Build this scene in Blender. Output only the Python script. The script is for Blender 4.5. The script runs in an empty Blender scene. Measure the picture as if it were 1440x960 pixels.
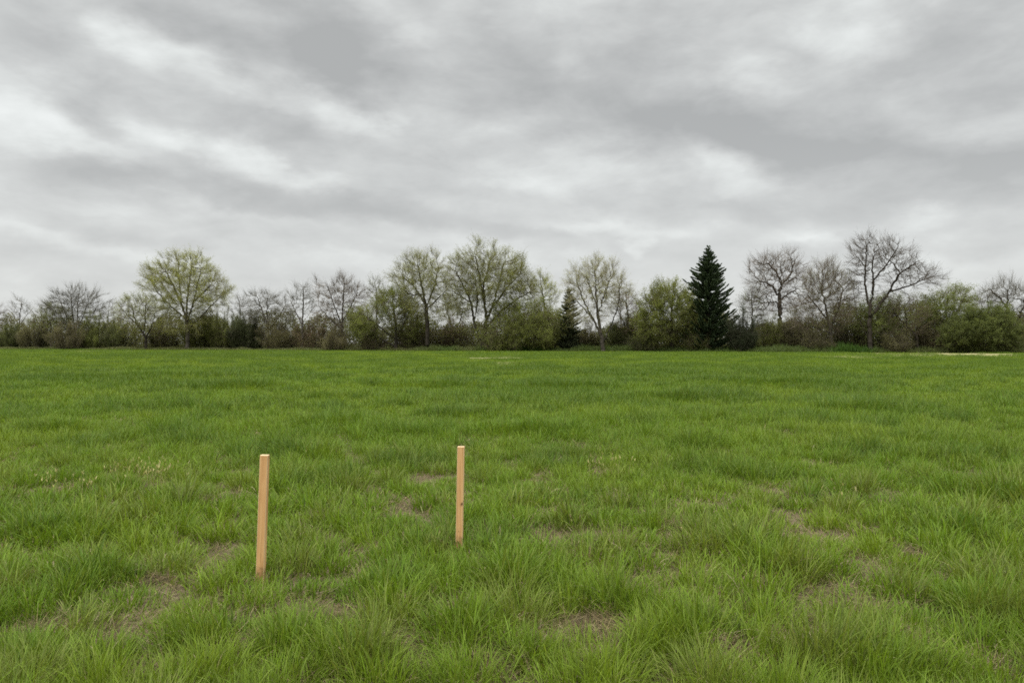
import bpy, math, random
import numpy as np
from mathutils import Vector

sc = bpy.context.scene
COL = sc.collection
F, CX, CY, CAMH = 1040.0, 720.0, 482.5, 1.5      # lens of the phone in photo pixels, eye height in metres

# ------------------------------------------------------------------ helpers
def px(x, y, Y):
    """photo bearing -> world point at distance Y"""
    return np.array([(x-CX)/F*Y, Y, CAMH+(CY-y)/F*Y])

def on_ground(x, y):
    Y = CAMH*F/(y-CY)
    return (x-CX)/F*Y, Y

_rt = np.random.RandomState(11)
TBL = _rt.rand(8, 256, 256)

def vnoise(x, y, k=0):
    ix = np.floor(x).astype(np.int64); iy = np.floor(y).astype(np.int64)
    fx = x-ix; fy = y-iy
    fx = fx*fx*(3-2*fx); fy = fy*fy*(3-2*fy)
    T = TBL[k]
    a = T[ix & 255, iy & 255]; b = T[(ix+1) & 255, iy & 255]
    c = T[ix & 255, (iy+1) & 255]; d = T[(ix+1) & 255, (iy+1) & 255]
    return (a*(1-fx)+b*fx)*(1-fy)+(c*(1-fx)+d*fx)*fy

def fbm(x, y, k=0, o=3):
    s = 0; a = 0.5; t = 0
    for i in range(o):
        s = s+a*vnoise(x*2**i+17.3*i, y*2**i+5.1*i, (k+i) % 8); t += a; a *= .55
    return s/t

def worley(x, y, k=0):
    """nearest clump centre: distance, vector from centre, two random numbers of the clump"""
    ix = np.floor(x).astype(np.int64); iy = np.floor(y).astype(np.int64)
    best = np.full(x.shape, 9.0); vx = np.zeros_like(x); vy = np.zeros_like(x)
    r1 = np.zeros_like(x); r2 = np.zeros_like(x)
    for dx in (-1, 0, 1):
        for dy in (-1, 0, 1):
            a = (ix+dx) & 255; b = (iy+dy) & 255
            cx = ix+dx+TBL[k, a, b]; cy = iy+dy+TBL[(k+1) % 8, a, b]
            ux = x-cx; uy = y-cy; d = np.hypot(ux, uy)
            m = d < best
            best = np.where(m, d, best); vx = np.where(m, ux, vx); vy = np.where(m, uy, vy)
            r1 = np.where(m, TBL[(k+2) % 8, a, b], r1); r2 = np.where(m, TBL[(k+3) % 8, a, b], r2)
    return best, vx, vy, r1, r2

def smooth(a, b, x):
    t = np.clip((x-a)/(b-a), 0, 1)
    return t*t*(3-2*t)

def link(name, me, mat=None, parent=None, loc=None):
    o = bpy.data.objects.new(name, me)
    COL.objects.link(o)
    if mat is not None and me is not None:
        for m in (mat if isinstance(mat, (list, tuple)) else [mat]):
            me.materials.append(m)
    if parent is not None: o.parent = parent
    if loc is not None: o.location = loc
    return o

def mesh_np(name, V, loops, starts, totals, col=None, smooth_=False):
    me = bpy.data.meshes.new(name)
    me.vertices.add(len(V)); me.vertices.foreach_set('co', np.ascontiguousarray(V, np.float32).ravel())
    me.loops.add(len(loops)); me.loops.foreach_set('vertex_index', np.ascontiguousarray(loops, np.int32))
    me.polygons.add(len(starts))
    me.polygons.foreach_set('loop_start', np.ascontiguousarray(starts, np.int32))
    try: me.polygons.foreach_set('loop_total', np.ascontiguousarray(totals, np.int32))
    except Exception: pass
    me.polygons.foreach_set('use_smooth', np.full(len(starts), smooth_, bool))
    if col is not None:
        at = me.color_attributes.new('tint', 'FLOAT_COLOR', 'POINT')
        c4 = np.ones((len(V), 4), np.float32); c4[:, :3] = col
        at.data.foreach_set('color', c4.ravel())
    me.update(calc_edges=True)
    return me

class Geo:
    """collects polygons of mixed size for one mesh"""
    def __init__(s): s.V = []; s.L = []; s.T = []; s.C = []; s.n = 0
    def add(s, V, quads=None, tris=None, col=None):
        V = np.asarray(V, float).reshape(-1, 3)
        if quads is not None and len(quads):
            q = np.asarray(quads).reshape(-1, 4)+s.n; s.L.append(q.ravel()); s.T.append(np.full(len(q), 4))
        if tris is not None and len(tris):
            q = np.asarray(tris).reshape(-1, 3)+s.n; s.L.append(q.ravel()); s.T.append(np.full(len(q), 3))
        s.V.append(V)
        s.C.append(np.zeros((len(V), 3)) if col is None else np.broadcast_to(col, (len(V), 3)))
        s.n += len(V)
    def mesh(s, name, smooth_=False, origin=None):
        V = np.concatenate(s.V)
        if origin is not None: V = V-np.asarray(origin)
        L = np.concatenate(s.L); T = np.concatenate(s.T)
        st = np.concatenate([[0], np.cumsum(T)[:-1]])
        return mesh_np(name, V, L, st, T, np.concatenate(s.C), smooth_)

def unit(v): return v/np.maximum(np.linalg.norm(v, axis=-1, keepdims=True), 1e-9)

def perp(d):
    ref = np.where(np.abs(d[:, 2:3]) < .9, np.array([[0, 0, 1.]]), np.array([[1., 0, 0]]))
    u = unit(np.cross(ref, d)); v = np.cross(d, u)
    return u, v

def tubes(geo, A, B, ra, rb, k, dA=None, col=None):
    """tapered tubes from A to B, all with k sides"""
    n = len(A)
    if n == 0: return
    d = unit(B-A); u, v = perp(d)
    if dA is None: uA, vA = u, v
    else: uA, vA = perp(unit(dA))
    ang = np.arange(k)*2*math.pi/k
    c, s_ = np.cos(ang)[None, :, None], np.sin(ang)[None, :, None]
    R0 = A[:, None]+ra[:, None, None]*(uA[:, None]*c+vA[:, None]*s_)
    R1 = B[:, None]+rb[:, None, None]*(u[:, None]*c+v[:, None]*s_)
    V = np.concatenate([R0, R1], 1).reshape(-1, 3)
    i = np.arange(k); j = (i+1) % k
    q = np.stack([i, j, j+k, i+k], 1)[None]+(np.arange(n)*2*k)[:, None, None]
    cc = None if col is None else np.repeat(col, 2*k, axis=0)
    geo.add(V, quads=q.reshape(-1, 4), col=cc)

def leaf_quads(geo, P, size, rs, col, flat=0.0):
    """one small rhombic leaf (or leaf spray) per point"""
    n = len(P)
    a = unit(rs.randn(n, 3)); b = rs.randn(n, 3); b[:, 2] *= (1-flat)
    b = unit(np.cross(a, unit(b)))
    L = size[:, None]; W = L*(.32+.2*rs.rand(n, 1))
    c = a*L
    V = np.stack([P-c*.5, P+b*W-c*.05, P+c*.55, P-b*W+c*.05], 1).reshape(-1, 3)
    q = np.arange(4*n).reshape(n, 4)
    geo.add(V, quads=q, col=np.repeat(col, 4, axis=0))

# ------------------------------------------------------------------ materials
def nodes(m):
    m.use_nodes = True; nt = m.node_tree; nt.nodes.clear(); return nt, nt.nodes, nt.links

def leafy(name, transl=.4, rough=.55, spec=.25, up=.0):
    m = bpy.data.materials.new(name); nt, N, L = nodes(m)
    out = N.new('ShaderNodeOutputMaterial'); at = N.new('ShaderNodeAttribute'); at.attribute_name = 'tint'
    b = N.new('ShaderNodeBsdfPrincipled'); b.inputs['Roughness'].default_value = rough
    b.inputs['Specular IOR Level'].default_value = spec
    t = N.new('ShaderNodeBsdfTranslucent'); mx = N.new('ShaderNodeMixShader'); mx.inputs[0].default_value = transl
    g = N.new('ShaderNodeMix'); g.data_type = 'RGBA'; g.blend_type = 'MULTIPLY'; g.inputs[0].default_value = 1
    g.inputs[7].default_value = (1.15, 1.1, .6, 1)
    L.new(at.outputs['Color'], b.inputs['Base Color']); L.new(at.outputs['Color'], g.inputs[6])
    L.new(g.outputs[2], t.inputs['Color'])
    L.new(b.outputs[0], mx.inputs[1]); L.new(t.outputs[0], mx.inputs[2]); L.new(mx.outputs[0], out.inputs[0])
    if up:      # shading normals tilted upward so blades and leaves take more sky light
        ge = N.new('ShaderNodeNewGeometry'); va = N.new('ShaderNodeVectorMath'); va.operation = 'ADD'; va.inputs[1].default_value = (0, 0, up)
        vn = N.new('ShaderNodeVectorMath'); vn.operation = 'NORMALIZE'
        L.new(ge.outputs['Normal'], va.inputs[0]); L.new(va.outputs[0], vn.inputs[0]); L.new(vn.outputs[0], b.inputs['Normal'])
    return m

def bark(name, c1, c2, scale=3.0):
    m = bpy.data.materials.new(name); nt, N, L = nodes(m)
    out = N.new('ShaderNodeOutputMaterial'); b = N.new('ShaderNodeBsdfPrincipled')
    tc = N.new('ShaderNodeTexCoord'); mp = N.new('ShaderNodeMapping'); mp.inputs['Scale'].default_value = (1, 1, .25)
    n = N.new('ShaderNodeTexNoise'); n.inputs['Scale'].default_value = scale; n.inputs['Detail'].default_value = 5
    r = N.new('ShaderNodeValToRGB')
    r.color_ramp.elements[0].position = .3; r.color_ramp.elements[0].color = (*c1, 1)
    r.color_ramp.elements[1].position = .7; r.color_ramp.elements[1].color = (*c2, 1)
    L.new(tc.outputs['Object'], mp.inputs[0]); L.new(mp.outputs[0], n.inputs['Vector'])
    L.new(n.outputs['Fac'], r.inputs[0]); L.new(r.outputs[0], b.inputs['Base Color'])
    b.inputs['Roughness'].default_value = .9; b.inputs['Specular IOR Level'].default_value = .15
    L.new(b.outputs[0], out.inputs[0])
    return m

M_GRASS = leafy('grass_blades', .36, .5, .16, .22)
M_STRAW = leafy('dry_straw', .25, .7, .15)
M_LEAF = leafy('spring_leaves', .5, .6, .15, .6)
M_NEEDLE = leafy('conifer_needles', .15, .6, .2, .4)
M_TWIG = leafy('twigs', .0, .9, .1)
M_BARK = bark('grey_bark', (.045, .038, .03), (.105, .09, .072))
M_BARKD = bark('dark_bark', (.028, .023, .018), (.065, .054, .042))

def ground_material():
    m = bpy.data.materials.new('soil_and_thatch'); nt, N, L = nodes(m)
    out = N.new('ShaderNodeOutputMaterial'); b = N.new('ShaderNodeBsdfPrincipled')
    b.inputs['Roughness'].default_value = .95; b.inputs['Specular IOR Level'].default_value = .1
    at = N.new('ShaderNodeAttribute'); at.attribute_name = 'tint'
    geo = N.new('ShaderNodeNewGeometry')
    n1 = N.new('ShaderNodeTexNoise'); n1.inputs['Scale'].default_value = 55; n1.inputs['Detail'].default_value = 6
    n1.inputs['Roughness'].default_value = .7
    L.new(geo.outputs['Position'], n1.inputs['Vector'])
    r = N.new('ShaderNodeValToRGB'); r.color_ramp.elements[0].position = .33; r.color_ramp.elements[0].color = (.45, .45, .45, 1)
    r.color_ramp.elements[1].position = .68; r.color_ramp.elements[1].color = (1.5, 1.5, 1.5, 1)
    L.new(n1.outputs['Fac'], r.inputs[0])
    mx = N.new('ShaderNodeMix'); mx.data_type = 'RGBA'; mx.blend_type = 'MULTIPLY'; mx.inputs[0].default_value = 1
    L.new(at.outputs['Color'], mx.inputs[6]); L.new(r.outputs[0], mx.inputs[7])
    L.new(mx.outputs[2], b.inputs['Base Color'])
    bp = N.new('ShaderNodeBump'); bp.inputs['Strength'].default_value = .8; bp.inputs['Distance'].default_value = .02
    L.new(n1.outputs['Fac'], bp.inputs['Height']); L.new(bp.outputs[0], b.inputs['Normal'])
    L.new(b.outputs[0], out.inputs[0])
    return m

# ------------------------------------------------------------------ the field
def edge_Y(X):
    """distance of the far edge of the field: it runs slightly towards us on the right"""
    return 137.0-.34*X+1.2*np.sin(X*.11)

def gz(x, y):
    near = .09*(fbm(x*.9, y*.9, 1, 3)-.5)
    mid = .20*(fbm(x*.16+3, y*.16, 2, 3)-.5)*smooth(3, 14, y)
    far = 1-.8*smooth(70, 110, y)
    return (near*(1-smooth(25, 60, y))+mid)*far

# bare worn patches (photo pixel, radii in metres across / away)
BARE = [(845, 885, .24, .20), (855, 925, .16, .10), (325, 790, .13, .10), (218, 818, .13, .10), (1108, 905, .17, .15),
        (1028, 915, .17, .15), (1292, 905, .17, .20), (1222, 748, .22, .20), (1288, 782, .22, .18), (455, 868, .26, .14),
        (690, 935, .16, .10), (940, 742, .20, .16), (92, 690, .28, .22), (290, 706, .22, .20), (932, 640, .30, .25),
        (205, 952, .18, .08), (560, 838, .14, .08), (1060, 822, .2, .12), (1205, 860, .3, .14), (520, 775, .12, .08),
        (760, 788, .16, .08), (60, 890, .25, .12), (850, 662, .35, .2), (1395, 935, .13, .16), (350, 900, .15, .1)]
BARE = [(*on_ground(a, b-2), c*.66*(1 if b > 800 else .65), d*1.1*(1 if b > 800 else .65)) for a, b, c, d in BARE]
# pale straw where the far field is mown or worn (photo pixel, radii in metres)
PALE = [(712, 512, 1.6, 1.3), (690, 503, 2.4, 1.6), (1400, 499.5, 10, 3.4), (1470, 500, 12, 3.8), (1345, 497.5, 10, 3.2), (1230, 502.5, 4, 1.5),
        (150, 493.5, 8, 1.8), (1265, 500, 5, 1.6)]
PALE = [(*on_ground(a, b), c*1.3, d*3.4) for a, b, c, d in PALE]
# taller darker tufts: (photo pixel of foot, radius m, extra height m)
TUFT = [(745, 925, .20, .17), (985, 900, .24, .17), (1240, 945, .20, .18), (865, 852, .20, .15), (545, 820, .30, .11),
        (330, 890, .2, .10), (720, 815, .30, .11), (640, 880, .24, .10), (975, 628, .5, .22), (462, 598, .9, .18), (580, 612, .6, .16),
        (728, 608, .8, .16), (790, 610, .6, .14), (80, 602, .8, .18), (1290, 622, .8, .12), (660, 582, .9, .14), (925, 560, 1.6, .14),
        (210, 608, .6, .12), (120, 820, .22, .16), (430, 640, .4, .13), (1040, 770, .35, .09), (1330, 740, .5, .1), (60, 750, .5, .12),
        (250, 715, .45, .12), (1420, 700, .5, .12), (1090, 800, .3, .1), (1380, 860, .3, .12), (410, 905, .2, .12), (500, 930, .2, .1),
        (880, 930, .15, .1), (1160, 935, .2, .1), (40, 930, .25, .12), (600, 770, .3, .08), (680, 775, .35, .1), (470, 560, 1.2, .1),
        (1190, 575, 1.4, .12), (350, 545, 2, .12), (800, 545, 2.5, .12), (610, 540, 2.5, .1), (1090, 540, 3, .1), (200, 530, 4, .1)]
TUFT = [(*on_ground(a, b), c, d) for a, b, c, d in TUFT]

def blobs(L, x, y, wob=.35):
    w = 1+wob*(fbm(x*3.1, y*3.1, 5, 2)-.5)*2
    s = np.zeros_like(x)
    for cx, cy, rx, ry in L:
        d = np.hypot((x-cx)/rx, (y-cy)/ry)*w
        s = np.maximum(s, 1-smooth(.55, 1.35, d))
    return s

def bare_at(x, y):
    return blobs(BARE, x, y)
def pale_at(x, y):
    s = np.zeros_like(x)
    w = 1+.8*(fbm(x*.35, y*.35, 4, 2)-.5)*2
    for cx, cy, rx, ry in PALE:
        s = np.maximum(s, 1-smooth(.5, 1.3, np.hypot((x-cx)/rx, (y-cy)/ry)*w))
    return s*smooth(.24, .44, fbm(x*.5, y*.8, 3, 2))

GREEN = np.array([[.116, .202, .013], [.154, .228, .018], [.064, .126, .014], [.20, .232, .048]])
STRAW = np.array([[.27, .215, .105], [.17, .128, .062], [.37, .315, .18], [.10, .074, .036]])

def build_ground():
    ys = np.concatenate([np.linspace(-60, 1.5, 12), np.arange(1.6, 10, .05), 10*1.012**np.arange(0, 258), np.array([240, 270, 350, 500, 800, 1500, 3000.])])
    t = np.linspace(-1, 1, 321)
    rows = []
    for y in ys:
        hw = max(14, abs(y)*1.3) if y < 230 else y*1.6
        rows.append(np.stack([t*hw, np.full_like(t, y)], 1))
    P = np.concatenate(rows); x, y = P[:, 0], P[:, 1]
    V = np.stack([x, y, gz(x, y)-.004], 1)
    V[y > 230, 2] = 0
    nr, nc = len(ys), len(t)
    i = (np.arange(nr-1)[:, None]*nc+np.arange(nc-1)[None]).ravel()
    q = np.stack([i, i+1, i+nc+1, i+nc], 1)
    soil = np.array([.105, .082, .045]); thatch = np.array([.20, .16, .095]); turf = np.array([.07, .088, .024])
    k = fbm(x*2.3, y*2.3, 6, 3)[:, None]
    c = soil*(1-k)+thatch*k
    b = bare_at(x, y)[:, None]
    c = c*(1-b)+(np.array([.080, .068, .032]))*b
    f = smooth(7, 30, y)[:, None]
    c = c*(1-f)+turf*f
    p = pale_at(x, y)[:, None]
    c = c*(1-p)+np.array([.33, .30, .145])*(.6+.8*k)*p
    me = mesh_np('ground', V, q.ravel(), np.arange(len(q))*4, np.full(len(q), 4), c, True)
    o = link('ground', me, ground_material()); o['kind'] = 'structure'
    o['label'] = 'flat soil of the open field under the grass'
    return o

def blade_mesh(geo, P, h, w, yaw, th0, bend, col, nseg, rs):
    n = len(P)
    t = np.linspace(0, 1, nseg+1)
    d = np.stack([np.cos(yaw), np.sin(yaw)], 1)
    tw = yaw+math.pi/2+rs.uniform(-.9, .9, n)
    s = np.stack([np.cos(tw), np.sin(tw), np.zeros(n)], 1)
    cur = P.copy(); pts = [cur]
    for i in range(nseg):
        a = th0+bend*(t[i]+.5/nseg)**1.3
        stp = (h/nseg)[:, None]
        cur = cur+stp*np.stack([d[:, 0]*np.sin(a), d[:, 1]*np.sin(a), np.cos(a)], 1)
        pts.append(cur)
    wid = [w*(1-.25*(1-tt))*(1-tt**2.2) for tt in t]
    VV = []
    for i in range(nseg):
        o = s*(wid[i]*.5)[:, None]
        VV += [pts[i]-o, pts[i]+o]
    VV.append(pts[-1])
    V = np.stack(VV, 1); m = 2*nseg+1
    base = (np.arange(n)*m)[:, None]
    qs = [np.stack([base[:, 0]+2*i, base[:, 0]+2*i+1, base[:, 0]+2*i+3, base[:, 0]+2*i+2], 1) for i in range(nseg-1)]
    tr = np.stack([base[:, 0]+2*nseg-2, base[:, 0]+2*nseg-1, base[:, 0]+2*nseg], 1)
    geo.add(V.reshape(-1, 3), quads=np.concatenate(qs) if qs else None, tris=tr, col=np.repeat(col, m, axis=0))

DENS = 5600.0
def sample_field(y0, y1, rs, k=1.0, margin=1.3):
    yy = np.linspace(y0, y1, 400)
    hw = .705*yy+margin
    pdf = 2*hw*DENS*k*(4/yy)**1.6*(.78+.22*smooth(5, 12, yy))
    cdf = np.concatenate([[0], np.cumsum((pdf[1:]+pdf[:-1])*.5*np.diff(yy))])
    n = int(cdf[-1])
    y = np.interp(rs.rand(n)*cdf[-1], cdf, yy)
    x = (rs.rand(n)*2-1)*(.705*y+margin)
    return x, y

def build_grass():
    geo = Geo(); rs = np.random.RandomState(5)
    for y0, y1, nseg in ((2.35, 7.5, 5), (7.5, 20, 3), (20, 45, 2), (45, 190, 1)):
        fine = 2.0 if y0 > 40 else 1.9 if y0 > 7 else 1.15
        x, y = sample_field(y0, y1, rs, fine)
        keep = y < edge_Y(x)+2
        x, y = x[keep], y[keep]
        # clumps: one every ~0.3 m close by, ~1 m mounds over the whole field
        s1 = 1/.34
        d1, vx, vy, r1, r2 = worley(x*s1, y*s1, 0)
        d2, wx, wy, q1, q2 = worley(x*.9+7, y*.9, 2)
        H = .085+.09*fbm(x*.45, y*.45, 3, 3)
        Hc = (.45+.95*r1)*(1.2-.9*d1)
        mound = .05*np.maximum(0, 1-d2*1.5)*(q1 > .55)
        big = fbm(x*.07+9, y*.11, 6, 3)
        d3, _a, _b, p1, p2 = worley(x*.30+3, y*.30, 4)
        hump = smooth(.62, .25, d3)*(p1 > .5)*smooth(9, 22, y)
        d4, _a, _b, p3, p4 = worley(x*.75+5, y*.75, 6)
        hump = np.maximum(hump, .8*smooth(.6, .2, d4)*(p3 > .66)*smooth(5, 9, y)*(1-.6*smooth(30, 60, y)))
        h = H*Hc*(1.35+.12*(1-smooth(5, 10, y)))+mound+.16*hump+.10*(big-.5)*smooth(12, 30, y)
        tuft = np.zeros_like(x)
        for cx, cy, r, e in TUFT:
            m = (np.abs(x-cx) < 2*r) & (np.abs(y-cy) < 2*r)
            if m.any():
                g = np.exp(-1.6*((x[m]-cx)**2+(y[m]-cy)**2)/r**2)
                h[m] += e*g; tuft[m] = np.maximum(tuft[m], g)
                # blades of a tuft lean away from its foot
                vx[m] = vx[m]*(1-g)+g*(x[m]-cx)/r; vy[m] = vy[m]*(1-g)+g*(y[m]-cy)/r
                d1[m] = d1[m]*(1-g*.6)
        sparse = smooth(.56, .70, fbm(x*1.3+4, y*1.3, 5, 3))*(1-tuft)
        bare = np.maximum(bare_at(x, y)*(1-smooth(8, 13, y)*.6), .14*sparse*(1-smooth(6, 11, y)))
        pale = pale_at(x, y)
        pr = 1-.78*bare-.72*smooth(.38, .66, d1)*(1-tuft)*(1-smooth(9, 18, y))-.86*pale
        # the stakes stand in slightly thinner grass
        for (sx, sy) in STAKE_AT:
            pr -= .6*np.exp(-((x-sx)**2+(y-sy+.02)**2)/.004)
        k = rs.rand(len(x)) < pr
        x, y, h, d1, vx, vy, r1, r2, bare, big, q2, tuft, pale, hump = [a[k] for a in (x, y, h, d1, vx, vy, r1, r2, bare, big, q2, tuft, pale, hump)]
        n = len(x)
        h = h*(.88+.12*smooth(6, 12, y))*(.5+.8*rs.rand(n))*(1-.5*bare)*(1-.85*pale)
        h = np.clip(h, .03, .46)
        for (sx, sy) in STAKE_AT:
            m = (np.abs(x-sx) < .25) & (y < sy+.02) & (y > sy-.55)
            h[m] = np.minimum(h[m], .075+.25*(sy-y[m])*.3+.03*rs.rand(m.sum())+.35*np.abs(x[m]-sx))
        w = (.0034+.0034*rs.rand(n))*(1+.5*(1-smooth(5, 13, y)))*(np.maximum(y, 3.2)/4)**.93*(1+.35*tuft)/fine**.6
        out = np.arctan2(vy, vx)
        yaw = out+rs.normal(0, .9, n)
        rnd = rs.rand(n) < .25
        yaw[rnd] = rs.rand(rnd.sum())*6.283
        th0 = np.clip(.08+.55*d1+rs.normal(0, .13, n), -.1, .9)
        bend = np.clip(.3+1.15*rs.rand(n)**1.5+.45*bare, 0, 2.0)
        lay = rs.rand(n) < .09; bend[lay] += .8; th0[lay] += .3
        # colour: patches of fresher, bluer and yellower grass
        a = fbm(x*.35, y*.35, 1, 3); b = fbm(x*1.7+3, y*1.7, 4, 2)
        f1 = np.clip((a-.5)*2.2+.4+.5*(r2-.5), 0, 1)[:, None]
        col = GREEN[0]*(1-f1)+GREEN[1]*f1
        f2 = (np.clip((b-.55)*3, 0, 1)*.6+.35*tuft+.75*hump+.3*(q2 > .86)*smooth(9, 14, y))[:, None]
        f2 = np.clip(f2, 0, .85)
        col = col*(1-f2)+GREEN[2]*f2
        f3 = np.clip((big-.5)*2+.1, 0, .6)[:, None]*smooth(12, 40, y)[:, None]
        col = col*(1-f3)+GREEN[2]*.95*f3
        f4 = (rs.rand(n, 1)**3)*.7*(1-.6*smooth(15, 45, y)[:, None])
        col = col*(1-f4)+GREEN[3]*f4
        dry = rs.rand(n) < (.03+.05*(1-smooth(5, 9, y))+.5*bare+.85*pale)*(1-.85*smooth(8, 20, y)*(pale < .1))
        sc_ = STRAW[rs.randint(0, 3, n)]; bend[dry] += .7; th0[dry] += .35; h[dry] *= .75
        f5 = (.5*(r1 > .80)*(1-smooth(7, 12, y))*rs.rand(n))[:, None]
        col = col*(1-f5)+np.array([.185, .175, .065])*f5
        col = col*(1+smooth(15, 50, y)[:, None]*np.array([.10, .03, -.1]))
        col = np.where(dry[:, None], sc_, col)
        col = col*(1+rs.normal(0, .21, (n, 1))*(1-.75*smooth(15, 45, y)[:, None])).clip(.45, 1.7)
        P = np.stack([x, y, gz(x, y)-.01], 1)
        blade_mesh(geo, P, h, w, yaw, th0, bend, col, nseg, rs)
    o = link('grass', geo.mesh('grass'), M_GRASS); o['kind'] = 'stuff'
    o['label'] = 'rough bright green spring grass covering the whole field'
    return o

def build_straw():
    """dead blades lying on the worn patches and between the clumps"""
    geo = Geo(); rs = np.random.RandomState(8)
    x, y = sample_field(2.5, 15, rs, .62)
    s1 = 1/.34
    d1, vx, vy, r1, r2 = worley(x*s1, y*s1, 0)
    b = bare_at(x, y); sp = smooth(.56, .70, fbm(x*1.3+4, y*1.3, 5, 3))
    p = .07+.95*b+.25*sp+.28*smooth(.45, .75, d1)
    k = rs.rand(len(x)) < p
    x, y, b = x[k], y[k], b[k]; n = len(x)
    h = rs.uniform(.05, .19, n); w = rs.uniform(.0024, .0050, n)*(np.maximum(y, 3.5)/4)**.9
    yaw = rs.rand(n)*6.283
    th0 = rs.uniform(1.1, 1.5, n); bend = rs.uniform(-.2, .45, n)
    c = STRAW[rs.choice(4, n, p=[.30, .30, .10, .30])]*rs.uniform(.65, 1.15, (n, 1))
    P = np.stack([x, y, gz(x, y)+rs.uniform(.0, .03, n)], 1)
    blade_mesh(geo, P, h, w, yaw, th0, bend, c, 3, rs)
    # a few pale dead stalks with seed heads standing left of the stakes
    for (qx, qy, rx, ry, m) in ((205, 684, .34, .22, 70), (92, 700, .25, .15, 26), (855, 668, .3, .2, 26), (1180, 720, .4, .3, 8)):
        gx, gy = on_ground(qx, qy)
        X = gx+rs.normal(0, rx*.5, m); Y = gy+rs.normal(0, ry*.5, m)
        P = np.stack([X, Y, gz(X, Y)], 1); hh = rs.uniform(.16, .30, m); yw = rs.rand(m)*6.283; t0 = rs.uniform(.05, .35, m)
        cc = np.array([.50, .46, .22])*rs.uniform(.7, 1.15, (m, 1))
        blade_mesh(geo, P, hh, np.full(m, .004), yw, t0, np.full(m, .2), cc*.7, 3, rs)
        top = P+hh[:, None]*np.stack([np.cos(yw)*np.sin(t0+.1), np.sin(yw)*np.sin(t0+.1), np.cos(t0+.1)], 1)
        for _ in range(3):
            blade_mesh(geo, top-np.array([0, 0, .02]), rs.uniform(.02, .05, m), np.full(m, .010), rs.rand(m)*6.283, rs.uniform(0, .5, m), np.full(m, .3), cc, 2, rs)
    o = link('dry_grass', geo.mesh('dry_grass'), M_STRAW); o['kind'] = 'stuff'
    o['label'] = 'dead tan straw lying in worn patches of the field'
    return o

# ------------------------------------------------------------------ stakes
def wood_material(seed, knot):
    m = bpy.data.materials.new('raw_pine'); nt, N, L = nodes(m)
    out = N.new('ShaderNodeOutputMaterial'); b = N.new('ShaderNodeBsdfPrincipled'); tc = N.new('ShaderNodeTexCoord')
    mp = N.new('ShaderNodeMapping'); mp.inputs['Location'].default_value = (seed, seed*.7, 0); mp.inputs['Scale'].default_value = (1, 1, .045)
    mp.inputs['Rotation'].default_value = (.0, .012, 0)
    n = N.new('ShaderNodeTexNoise'); n.inputs['Scale'].default_value = 75; n.inputs['Detail'].default_value = 4; n.inputs['Roughness'].default_value = .6
    n.inputs['Distortion'].default_value = .6
    r = N.new('ShaderNodeValToRGB'); e = r.color_ramp.elements
    e[0].position = .28; e[0].color = (.42, .22, .085, 1); e[1].position = .72; e[1].color = (.72, .46, .22, 1)
    x = e.new(.5); x.color = (.60, .345, .145, 1)
    L.new(tc.outputs['Object'], mp.inputs[0]); L.new(mp.outputs[0], n.inputs['Vector']); L.new(n.outputs['Fac'], r.inputs[0])
    # soil rubbed onto the foot
    sp = N.new('ShaderNodeSeparateXYZ'); L.new(tc.outputs['Object'], sp.inputs[0])
    n2 = N.new('ShaderNodeTexNoise'); n2.inputs['Scale'].default_value = 38; n2.inputs['Detail'].default_value = 3
    L.new(tc.outputs['Object'], n2.inputs['Vector'])
    ad = N.new('ShaderNodeMath'); ad.operation = 'MULTIPLY_ADD'; ad.inputs[1].default_value = -.16
    L.new(n2.outputs['Fac'], ad.inputs[0]); L.new(sp.outputs['Z'], ad.inputs[2])
    mr = N.new('ShaderNodeMapRange'); mr.inputs[1].default_value = -.02; mr.inputs[2].default_value = .03
    mr.inputs[3].default_value = .5; mr.inputs[4].default_value = 0
    L.new(ad.outputs[0], mr.inputs[0])
    mx = N.new('ShaderNodeMix'); mx.data_type = 'RGBA'; mx.inputs[7].default_value = (.12, .075, .035, 1)
    L.new(mr.outputs[0], mx.inputs[0]); L.new(r.outputs[0], mx.inputs[6])
    last = mx.outputs[2]
    if knot:
        vm = N.new('ShaderNodeMapping'); vm.vector_type = 'TEXTURE'; vm.inputs['Location'].default_value = (.017, -.026, .335)
        vm.inputs['Scale'].default_value = (.018, .06, .030); vm.inputs['Rotation'].default_value = (0, .6, 0)
        L.new(tc.outputs['Object'], vm.inputs[0])
        g = N.new('ShaderNodeTexGradient'); g.gradient_type = 'QUADRATIC_SPHERE'; L.new(vm.outputs[0], g.inputs[0])
        m2 = N.new('ShaderNodeMix'); m2.data_type = 'RGBA'; m2.inputs[7].default_value = (.10, .04, .015, 1)
        ml = N.new('ShaderNodeMath'); ml.operation = 'MULTIPLY'; ml.inputs[1].default_value = 1.6; ml.use_clamp = True
        L.new(g.outputs['Fac'], ml.inputs[0]); L.new(ml.outputs[0], m2.inputs[0]); L.new(last, m2.inputs[6]); last = m2.outputs[2]
    L.new(last, b.inputs['Base Color']); b.inputs['Roughness'].default_value = .7; b.inputs['Specular IOR Level'].default_value = .3
    bp = N.new('ShaderNodeBump'); bp.inputs['Strength'].default_value = .35; bp.inputs['Distance'].default_value = .002
    L.new(n.outputs['Fac'], bp.inputs['Height']); L.new(bp.outputs[0], b.inputs['Normal'])
    L.new(b.outputs[0], out.inputs[0])
    return m

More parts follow.
